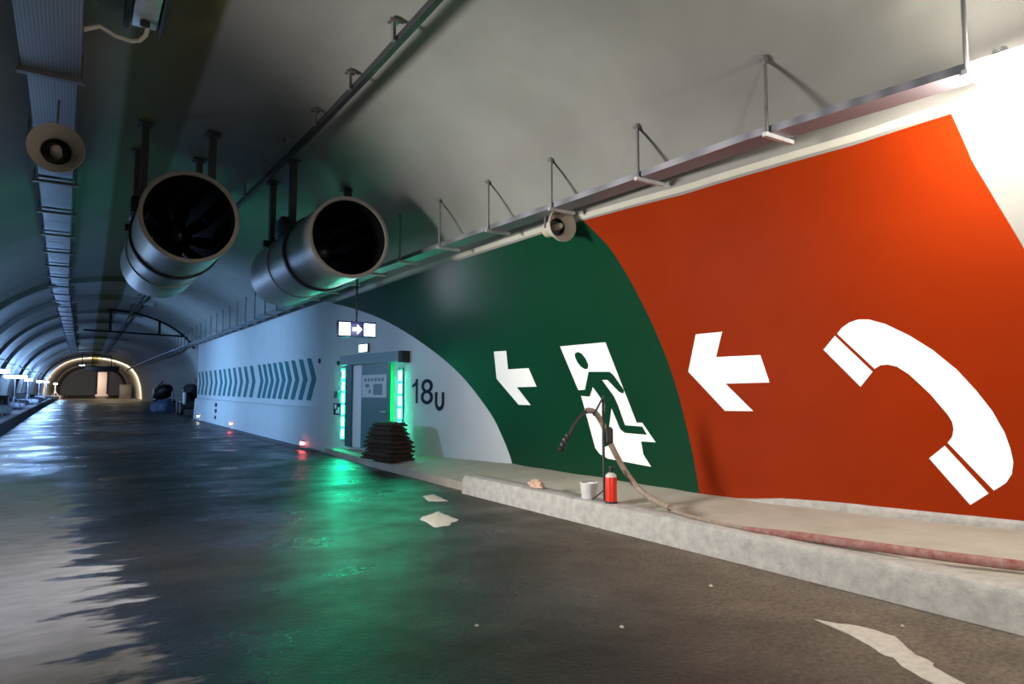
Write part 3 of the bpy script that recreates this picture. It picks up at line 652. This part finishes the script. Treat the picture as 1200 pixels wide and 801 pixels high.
# ------------------------------------------------------------------ things on the walkway
# stack of brown mats in front of the door
base = Vector((5.62, 13.55, 0)); zb = .205
nl = 9
for k in range(nl):
    f = 1 - .36 * (k / (nl - 1)) ** 1.4; hgt = .066; Lx, Ly = .64 * f + random.uniform(-.04, .04), 1.22 * f + random.uniform(-.05, .05)
    nx, ny = 14, 20; vs = []; fs = []; rz = random.uniform(-.08, .08) + .14; ox, oy = random.uniform(-.03, .03), random.uniform(-.04, .04)
    z0 = zb + k * (hgt + .022)
    for lay in (0, 1, 2):
        for i in range(nx + 1):
            for j in range(ny + 1):
                u = i / nx * 2 - 1; v = j / ny * 2 - 1
                q = max(abs(u), abs(v)); sc = (1, 1.045, .985)[lay]
                nz = .008 * noise.noise((u * 3 + k * 7, v * 3, lay * .3)) + .006 * noise.noise((u * 9 + k * 3, v * 9, 1.)); ed = .03 * noise.noise((u * 4 + k * 5, v * 4, 9.))
                sag = -.018 * max(0, q - .7) / .3 * (k > 0)
                x = u * Lx / 2 * (sc if q > .95 else 1) + ed * u; y = v * Ly / 2 * (sc if q > .95 else 1) + ed * v
                if abs(u) * abs(v) > .72: x *= .94; y *= .96
                hz = (0, .5, 1)[lay] * hgt * (1 - .35 * (q > .95) * (lay == 2))
                c, s = math.cos(rz), math.sin(rz)
                vs.append((base.x + ox + x * c - y * s, base.y + oy + x * s + y * c, z0 + hz + (nz + sag if k or lay else 0)))
    n1 = (nx + 1) * (ny + 1); I = lambda l, i, j: l * n1 + i * (ny + 1) + j
    for i in range(nx):
        for j in range(ny):
            fs += [(I(0, i, j), I(0, i, j + 1), I(0, i + 1, j + 1), I(0, i + 1, j)), (I(2, i, j), I(2, i + 1, j), I(2, i + 1, j + 1), I(2, i, j + 1))]
    per = [(i, 0) for i in range(nx)] + [(nx, j) for j in range(ny)] + [(i, ny) for i in range(nx, 0, -1)] + [(0, j) for j in range(ny, 0, -1)]
    for a, b in zip(per, per[1:] + per[:1]):
        for l in (0, 1): fs.append((I(l, *a), I(l, *b), I(l + 1, *b), I(l + 1, *a)))
    o = MB().add(vs, fs).build('brown_mat', 'mat')
    tag(o, 'topmost dark brown mat of the pile before the door' if k == nl - 1 else ('lowest dark brown mat of the pile before the door' if k == 0 else 'dark brown mat within the pile before the door'), 'mat', 'brown mats piled before the door')
# red extinguisher, bucket, rubble on the kerb
KZ = .287
ex_, ey = 5.36, 6.20
t = thing('fire_extinguisher', 'small red cylinder standing on the kerb beside the hose stand', 'extinguisher', (ex_, ey, KZ))
mb = MB().lathe([(0, .055), (.012, .068), (.29, .068), (.30, .066)], (ex_, ey, KZ), (0, 0, 1), 28); part(mb, 'cylinder', 'extred', t)
mb = MB().lathe([(.30, .067), (.325, .060), (.345, .035), (.35, .025)], (ex_, ey, KZ), (0, 0, 1), 28); part(mb, 'shoulder', 'cable', t, 'pale shoulder')
mb = MB().lathe([(0, .022), (.05, .022), (.055, .03), (.07, .03)], (ex_, ey, KZ + .345), (0, 0, 1), 14); mb.box((ex_ + .03, ey - .02, KZ + .405), (.09, .02, .016)); part(mb, 'valve', 'darkmetal', t)
mb = MB().lathe([(-.002, .0705), (.02, .0705)], (ex_, ey, KZ), (0, 0, 1), 28); part(mb, 'foot_ring', 'black', t)
bx, by = 5.37, 6.62
t = thing('bucket', 'pale bucket standing on the kerb left of the red cylinder', 'bucket', (bx, by, KZ))
mb = MB().lathe([(0, .085), (.01, .09), (.17, .108), (.18, .114), (.19, .112), (.185, .104), (.17, .10), (.02, .082)], (bx, by, KZ), (0, 0, 1), 28); part(mb, 'tub', 'bucket', t)
mb = MB().tube([(bx + .112 * math.cos(a), by + .02, KZ + .17 + .03 * math.sin(a)) for a in [math.pi * k / 14 for k in range(15)]], .005, 6); part(mb, 'handle', 'galvdark', t)
def lump(name, c, r, label, cat, m, sq=(1, 1, .6), seed=0):
    bm = bmesh.new(); bmesh.ops.create_icosphere(bm, subdivisions=3, radius=1)
    mb = MB(); bm.verts.index_update()
    for v in bm.verts:
        d = 1 + .35 * noise.noise(v.co * 1.6 + Vector((seed, 0, 0))) + .12 * noise.noise(v.co * 5 + Vector((0, seed, 0)))
        p = v.co * d * r; mb.v.append((c[0] + p.x * sq[0], c[1] + p.y * sq[1], c[2] + max(p.z * sq[2], -.25 * r)))
    mb.f = [tuple(v.index for v in f.verts) for f in bm.faces]; bm.free()
    return tag(mb.build(name, m), label, cat)
lump('rubble_stone', (5.37, 7.75, KZ + .03), .11, 'pinkish rubble stone on the kerb left of the bucket', 'stone', 'stone', (.8, 1.4, .7), 3)
for k, (cx_, cy_, r_, lab) in enumerate(((3.15, 3.55, .013, 'tiny pale pebble on the road left of the long cement spill'), (4.42, 3.9, .013, 'tiny pale pebble on the road close to the kerb'), (4.30, 2.30, .010, 'tiny pale pebble at the edge of the long cement spill'), (2.35, 4.1, .012, 'tiny pale pebble in the middle of the brown road'), (4.75, 2.55, .010, 'tiny pale pebble between the long cement spill and the kerb'))):
    lump('pebble', (cx_, cy_, .004), r_, lab, 'pebble', 'spill', (1, 1.2, .7), k * 3 + 1)
# hose stand and hose
px_, py_ = 5.40, 6.36
t = thing('hose_stand', 'thin dark upright stand carrying the hose on the walkway', 'stand', (px_, py_, KZ))
mb = MB().tube([(px_, py_, .16), (px_ - .015, py_, .9), (px_ - .01, py_, 1.53)], .017, 8); part(mb, 'pole', 'darkmetal', t)
mb = MB().tube([(px_ - .01, py_, 1.52), (px_ - .075, py_, 1.43), (px_ - .155, py_ + .01, 1.30)], .012, 8); part(mb, 'hook', 'darkmetal', t)
mb = MB()
for a in (0.3, 2.4, 4.5): mb.tube([(px_, py_, .42), (px_ + .11 * math.cos(a), py_ + .2 * math.sin(a), .29 if math.cos(a) < .3 else .29)], .010, 6)
part(mb, 'foot', 'darkmetal', t)
mb = MB().lathe([(0, .03), (.02, .05), (.17, .05), (.2, .03)], (px_ + .055, py_ - .02, .96), (0, 0, 1), 14); part(mb, 'coupling_box', 'black', t)
def spl(P, n=8):
    P = [Vector(p) for p in P]; out = []
    for i in range(len(P) - 1):
        a, b, c, d = P[max(0, i - 1)], P[i], P[i + 1], P[min(len(P) - 1, i + 2)]
        for k in range(n):
            q = k / n; out.append(.5 * (2 * b + (c - a) * q + (2 * a - 5 * b + 4 * c - d) * q * q + (3 * b - a - 3 * c + d) * q ** 3))
    return out + [P[-1]]
t = thing('hose', 'dusty hose draped over the stand and lying along the kerb to the right', 'hose', (5.4, 6.3, KZ))
mb = MB().tube(spl([(5.17, 6.42, 1.35), (5.21, 6.42, 1.36), (5.30, 6.40, 1.33), (5.40, 6.38, 1.18), (5.47, 6.34, .98), (5.53, 6.26, .78), (5.59, 6.12, .56), (5.62, 5.95, .42), (5.60, 5.7, .345), (5.50, 5.40, .325)]), .034, 12); part(mb, 'upper_hose', 'hosebeige', t)
mb = MB(); S_ = spl([(5.19, 6.42, 1.36), (5.08, 6.42, 1.29), (4.99, 6.42, 1.20), (4.93, 6.42, 1.10), (4.86, 6.42, 1.02), (4.80, 6.42, .93), (4.79, 6.42, .89)], 6); mb.tube(S_, [.022 + (.014 * (i % 3 == 0) + .008 if i > 18 else 0) for i in range(len(S_))], 10); part(mb, 'nozzle', 'darkmetal', t, 'dark drooping nozzle')
mb = MB().tube(spl([(5.50, 5.40, .325), (5.42, 5.15, .305), (5.36, 4.7, .30), (5.34, 4.3, .303)]), .016, 8); part(mb, 'thin_hose', 'hosebeige', t)
mb = MB(); S_ = spl([(5.34, 4.3, .303), (5.36, 4.0, .31), (5.42, 3.5, .325), (5.52, 2.95, .332), (5.66, 2.45, .334), (5.84, 1.95, .334), (6.05, 1.3, .334)]); mb.tube(S_, [.018 + .020 * min(1, i / 12) for i in range(len(S_))], 12); part(mb, 'lower_hose', 'hosered', t, 'dusty red length of hose')
# cement spills on the road
def spill(poly, label):
    c = Vector((sum(p[0] for p in poly) / len(poly), sum(p[1] for p in poly) / len(poly)))
    pts = [Vector(p) for p in poly]; out = []
    for i in range(len(pts)):
        for k in range(8):
            p = pts[i].lerp(pts[(i + 1) % len(pts)], k / 8); out.append(p + (p - c).normalized() * .05 * noise.noise((p.x * 9, p.y * 9, 0)))
    n = len(out); mb = MB(); mb.v = [(p.x, p.y, .001) for p in out] + [(c.x + (p.x - c.x) * .8, c.y + (p.y - c.y) * .8, .010) for p in out] + [(c.x, c.y, .014)]
    mb.f = [(i, (i + 1) % n, (i + 1) % n + n, i + n) for i in range(n)] + [(i + n, (i + 1) % n + n, 2 * n) for i in range(n)]
    tag(mb.build('cement_spill', 'spill'), label, 'spill')
spill([(4.15, 8.28), (3.78, 8.02), (3.72, 7.90), (3.62, 7.32), (3.80, 7.34), (4.10, 7.62)], 'diamond shaped pale cement spill on the wet road')
spill([(4.80, 9.75), (4.56, 9.65), (4.42, 9.1), (4.68, 9.0)], 'small pale cement spill on the road beside the end of the kerb')
spill([(4.38, 2.96), (4.52, 2.72), (4.52, 2.48), (4.30, 2.22), (4.1, 1.9), (4.02, 1.7), (3.86, 1.75), (3.98, 2.02), (4.16, 2.38), (4.30, 2.66)], 'long pale cement spill on the road at the lower right')

# ------------------------------------------------------------------ hanging direction sign
sx, sy, sz = 4.93, 13.7, 2.90
t = thing('direction_sign', 'lit hanging sign with a white arrow between two white squares above the door', 'sign', (sx, sy, 2.75))
mb = MB().box((sx, sy, sz), (.82, .12, .33), bev=.012); part(mb, 'casing', 'signcase', t)
for dx in (-.27, .27):
    mb = MB().box((sx + dx, sy - .062, sz), (.235, .01, .26)); o = part(mb, 'lit_square', 'signlit', t, 'white lit square', smooth=False)
ar = [(-.10, .035), (0, .035), (0, .10), (.10, 0), (0, -.10), (0, -.035), (-.10, -.035)]
mb = MB().prism(ar, lambda p: (sx + p[0], sy - .068, sz + p[1]), lambda p: (sx + p[0], sy - .058, sz + p[1])); part(mb, 'lit_arrow', 'signlit', t, 'white lit arrow pointing right', smooth=False)
mb = MB().tube([(sx, sy, sz + .16), (sx, sy, 4.0)], .022, 8); part(mb, 'hanger_rod', 'darkmetal', t)

# ------------------------------------------------------------------ far things
# light stands on the left ledge
def lstand(X, Y, z, zl, label, first):
    t = thing('light_stand', label, 'work light', (X, Y, z), group='work lights on the left ledge')
    mb = MB().tube([(X, Y, z + .35), (X, Y, zl)], .035, 8); part(mb, 'mast', 'galv', t)
    for a in (.4, 2.5, 4.6):
        mb = MB().tube([(X, Y, z + .75), (X + .45 * math.cos(a), Y + .45 * math.sin(a), z + .015)], .022, 6); part(mb, 'leg', 'galv', t)
    hw = 1.0 if first else .46
    mb = MB().box((X, Y, zl + .10), (hw, .16, .20), bev=.03); lh = part(mb, 'lamp_head', 'galvdark', t)
    mb = MB().box((X, Y - .085, zl + .10), (hw - .08, .02, .14)); mb.box((X + hw / 2 + .01, Y, zl + .10), (.02, .12, .14)); part(mb, 'lens', 'coldlamp', lh, smooth=False)
    return t
LS = [15.5, 24.0, 33.0, 45.0, 57.3, 73.8, 88.9, 116.]  # first stand is unseen, added to throw blue light on the door wall
for i, Y in enumerate(LS):
    lab = {0: 'unseen tripod work light on the near part of the left ledge', 1: 'unseen tripod work light on the near part of the left ledge', 3: 'nearest visible tripod work light on the left ledge', 4: 'second visible tripod work light from the left edge', 7: 'farthest tripod work light on the left ledge'}.get(i, 'tripod work light on the left ledge deep in the tunnel')
    X = -2.62 + drift(Y)
    lstand(X, Y, .505 + rise(Y), 2.30 + .3 * sst(50, 110, Y) + rise(Y) * .4, lab, i < 4)
# clutter on the ledge
def sack(X, Y, z, L, label, m='sack', rz=0.):
    bm = bmesh.new(); bmesh.ops.create_icosphere(bm, subdivisions=3, radius=1); bm.verts.index_update(); mb = MB(); c, s = math.cos(rz), math.sin(rz)
    for v in bm.verts:
        x = math.copysign(abs(v.co.x) ** .6, v.co.x) * L * .5; y = math.copysign(abs(v.co.y) ** .6, v.co.y) * L * .34; d = noise.noise(v.co * 2 + Vector((Y, X, 0)))
        zz = max(-1., math.copysign(abs(v.co.z) ** .7, v.co.z) + .25 * d) * L * .2
        mb.v.append((X + x * c - y * s, Y + x * s + y * c, z + L * .2 + zz))
    mb.f = [tuple(v.index for v in f.verts) for f in bm.faces]; bm.free()
    return tag(mb.build('sack', m), label, 'sack', 'bags on the left ledge')
for i in range(14):
    Y = 37.5 + i * 3.6 + random.uniform(-.8, .8)
    for q in LS:
        if abs(Y - q) < 1.3: Y = q + 1.35
    z = .5 + rise(Y); X = -2.5 - random.uniform(0, .5) + drift(Y)
    sack(X, Y, z, random.uniform(.7, 1.1), 'nearest pale bag on the left ledge' if i == 0 else 'pale bag lying on the left ledge below the work lights', 'sack', random.uniform(-1, 1))
def crate(X, Y, z, d, label):
    t = thing('crate', label, 'crate', (X, Y, z), group='dark crates on the left ledge')
    mb = MB().box((X, Y, z + d[2] / 2), d, bev=.02); part(mb, 'body', 'crate', t)
    mb = MB().box((X, Y, z + d[2] + .02), (d[0] + .04, d[1] + .04, .04)); part(mb, 'lid', 'black', t, smooth=False)
for i, Y in enumerate((39.6, 43.5, 49.5, 60.3, 70.5)):
    crate(-3.15 + drift(Y), Y, .5 + rise(Y), (.8, .9, .55 + .2 * (i % 2)), 'nearest dark crate on the left ledge' if i == 0 else 'dark crate against the left wall deep in the tunnel')
# cable strung above the stands
mb = MB().tube([(-3.3 + drift(Y), Y, 3.25 - .12 * abs(math.sin(Y * .26)) + rise(Y)) for Y in frange(24, 120, 1.5)], .03, 6); tag(mb.build('festoon_cable', 'cable'), 'pale cable strung along the left wall above the work lights', 'cable')
# machines on the right past the white block
def machine(X, Y, label, flip=1, hi=2.0):
    z = rise(Y); t = thing('mixing_machine', label, 'machine', (X, Y, z))
    mb = MB().box((X, Y, z + .62), (1.3, 2.2, .5), bev=.08); part(mb, 'chassis', 'machine', t)
    mb = MB().lathe([(-.8, .25), (-.65, .48), (0, .62), (.55, .5), (.85, .26), (.95, .30)], (X + .05 * flip, Y, z + 1.32), (-.35 * flip, -.75, .35), 24); part(mb, 'drum', 'machine', t)
    for sy in (-.75, .75):
        for s_ in (-1, 1):
            mb = MB().lathe([(-.11, .26), (-.11, .36), (-.08, .40), (.08, .40), (.11, .36), (.11, .26)], (X + s_ * .66, Y + sy, z + .40), (1, 0, 0), 20); part(mb, 'wheel', 'black', t)
    mb = MB().box((X - .55 * flip, Y - 1.0, z + 1.05), (.16, .3, .75), bev=.03); part(mb, 'side_panel', 'machinepale', t, 'pale upright panel')
    mb = MB(); mb.tube([(X + .2 * flip, Y - .3, z + 1.6), (X + .1 * flip, Y - .3, z + hi + .35), (X + .5 * flip, Y - .4, z + 1.7)], .07, 8); mb.box((X + .45 * flip, Y + .2, z + 1.45), (.5, .9, .5), bev=.06); part(mb, 'engine_hood', 'machineyellow', t)
machine(6.55, 49., 'dark mixing machine with a pale panel beside the end of the white wall', 1, 2.0)
machine(6.0, 60., 'smaller looking dark machine parked farther along the right wall', -1, 1.9)
lump('tarpaulin_heap', (5.7, 56.2, rise(56) + .2), .9, 'blue grey covered heap in front of the far machine', 'heap', 'tarp', (.9, 1.0, .75), 11)
# gantry hung from the vault
Yg = 42.2; t = thing('signal_gantry', 'thin dark gantry frame hung under the vault beyond the fans', 'gantry', (3.2, Yg, 4.6))
zz = 4.72 + rise(Yg)
mb = MB(); idx = [p for p in PR if 1.2 < p[0] < 5.9 and p[1] > 3.9]; c0 = Vector((1.4, 0, 1.5)); P = []
for x, z in idx:
    p = Vector((x, 0, z)); q = p + (c0 - p).normalized() * .07; P.append(vpt(q.x, q.z, Yg))
mb.tube(P, .06, 6); part(mb, 'arch_rib', 'darkmetal', t)
mb = MB().tube([(.35, Yg, zz + .02), (5.2, Yg, zz - .12)], .055, 6); part(mb, 'beam', 'darkmetal', t)
for x in (1.55, 3.9):
    mb = MB().box((x, Yg, (zz + prof_z(x) + rise(Yg)) / 2 - .04), (.13, .10, prof_z(x) + rise(Yg) - zz - .02)); part(mb, 'hanger', 'darkmetal', t, smooth=False)
# black message sign deep in the tunnel
Ys = 98.; t = thing('message_sign', 'wide black message sign hanging deep in the tunnel', 'sign', (2.9, Ys, 4.5))
mb = MB().box((2.9, Ys, 4.72), (3.7, .4, .62), bev=.05); part(mb, 'casing', 'black', t)
for x in (1.9, 3.9):
    mb = MB().tube([(x, Ys, 5.0), (x, Ys, prof_z(x) + rise(Ys) + .05)], .05, 6); part(mb, 'hanger_rod', 'darkmetal', t)
# cabinet and pale pier at the far end
Yf = 128.; t = thing('control_cabinet', 'square dark cabinet by the right wall of the far tunnel', 'cabinet', (7.4, Yf, rise(Yf)))
mb = MB().box((7.2, Yf, rise(Yf) + 1.15), (1.7, 1.0, 2.1), bev=.04); part(mb, 'body', 'black', t)
mb = MB().box((7.2, Yf, rise(Yf) + .06), (1.8, 1.1, .12)); part(mb, 'plinth', 'black', t, smooth=False)
mb = MB().box((7.2, Yf - .51, rise(Yf) + 1.15), (1.5, .03, 1.8), bev=.01); part(mb, 'door', 'black', t)
Yp = 150.; t = thing('concrete_pier', 'pale concrete pier standing at the far end of the tunnel', 'pier', (4.6, Yp, rise(Yp)))
mb = MB().box((4.6, Yp, rise(Yp) + 2.3), (1.5, 1.2, 4.6), bev=.08); part(mb, 'shaft', 'pale', t)
mb = MB().box((4.6, Yp, rise(Yp) + .2), (2.1, 1.8, .4), bev=.08); part(mb, 'footing', 'pale', t)
for x, Y, z, m, lab in ((.8, 96., 5.05, 'coldlamp', 'cold ceiling lamp at the end of the left tray'), (4.9, 112., 5.0, 'warmlamp', 'warm ceiling lamp right of the black message sign')):
    t = thing('ceiling_lamp', lab, 'light', (x, Y, z)); mb = MB().lathe([(0, .10), (-.05, .30), (-.22, .34)], (x, Y, z + .2), (0, 0, 1), 20); part(mb, 'shade', 'galvdark', t)
    mb = MB().lathe([(-.22, .30), (-.27, .2), (-.3, .05)], (x, Y, z + .2), (0, 0, 1), 20); part(mb, 'lens', m, t)
    mb = MB().tube([(x, Y, z + .15), (x, Y, prof_z(x - drift(Y)) + rise(Y) + .06)], .04, 6); part(mb, 'stem', 'darkmetal', t)

# ------------------------------------------------------------------ light
def point(name, loc, e, col, r=.15):
    l = bpy.data.lights.new(name, 'POINT'); l.energy = e; l.color = col; l.shadow_soft_size = r; o = bpy.data.objects.new(name, l); COL.objects.link(o); o.location = loc; return o
def spot(name, loc, tgt, e, col, ang, blend=.6, r=.2):
    l = bpy.data.lights.new(name, 'SPOT'); l.energy = e; l.color = col; l.spot_size = ang; l.spot_blend = blend; l.shadow_soft_size = r
    o = bpy.data.objects.new(name, l); COL.objects.link(o); o.location = loc; o.rotation_euler = (Vector(tgt) - Vector(loc)).to_track_quat('-Z', 'Y').to_euler(); return o
spot('work_flood', (-2.7, 8.6, 3.0), (6.2, 6.2, 2.3), 4300, (1, .95, .88), 1.5, 1., .7)
spot('foreground_fill_spot', (1.2, -3.8, 2.6), (6.6, 4.0, .3), 1300, (1, .93, .84), 1.25, 1., .5)  # unseen spot added behind the camera to lift the lower right wall and road
point('foreground_fill', (1.2, -4.2, 3.0), 45, (1, .93, .85), .4)
spot('left_lane_fill', (-2.2, 4.5, 3.8), (-.6, 8.0, 0), 600, (.86, .88, 1.), 1.5, 1., .3)  # unseen spot added to brighten the dry strip of the left lane
for i, Y in enumerate(LS):
    p = (-2.62 + drift(Y) + .6, Y - .25, 2.42 + rise(Y))
    if i < 4: spot('stand_lamp', p, (6.0, Y + 1 - 2 * (i == 0), 1.6 + .4 * (i == 0)), (800, 2300, 2900, 2200)[i], (.30, .58, 1.) if i else (.42, .64, 1.), 1.9 if i else 1.2, 1., .25)
    if i: point('stand_glow', p, (0, 60, 120, 220, 480, 520, 440, 380)[i], (.28, .52, 1.), .25)
spot('far_lamp', (3.4, 112, 4.2), (3.8, 140, 2.6), 16000, (1, .78, .52), 2.7, .5, .3); spot('far_lamp', (3.0, 146, 4.2), (3, 165, 1), 1200, (1, .85, .7), 2.6, .5, .3)
spot('ceiling_glow', (4.9, 111.5, 4.5), (4.4, 125, 3.5), 1200, (1, .85, .65), 2.4, .5, .2)
point('ceiling_glow', (.8, 96, 4.6), 60, (.6, .75, 1.), .2)
point('sign_glow', (sx, sy - .35, sz), 14, (.7, .82, 1.), .2)

w = bpy.data.worlds.new('World'); SC.world = w; w.use_nodes = True
w.node_tree.nodes['Background'].inputs[0].default_value = (.4, .5, .7, 1); w.node_tree.nodes['Background'].inputs[1].default_value = .004

# ------------------------------------------------------------------ camera
cd = bpy.data.cameras.new('camera'); cd.sensor_width = 36; cd.lens = 24.; cd.clip_end = 500; cd.clip_start = .05
co = bpy.data.objects.new('camera', cd); COL.objects.link(co); co.location = (0, 0, 1.55)
co.rotation_euler = (math.radians(90 + 4.396), 0, -math.radians(32.695)); SC.camera = co
SC.view_settings.view_transform = 'Standard'; SC.view_settings.look = 'None'; SC.view_settings.gamma = 1; SC.view_settings.use_curve_mapping = False
SC.view_settings.exposure = 0.
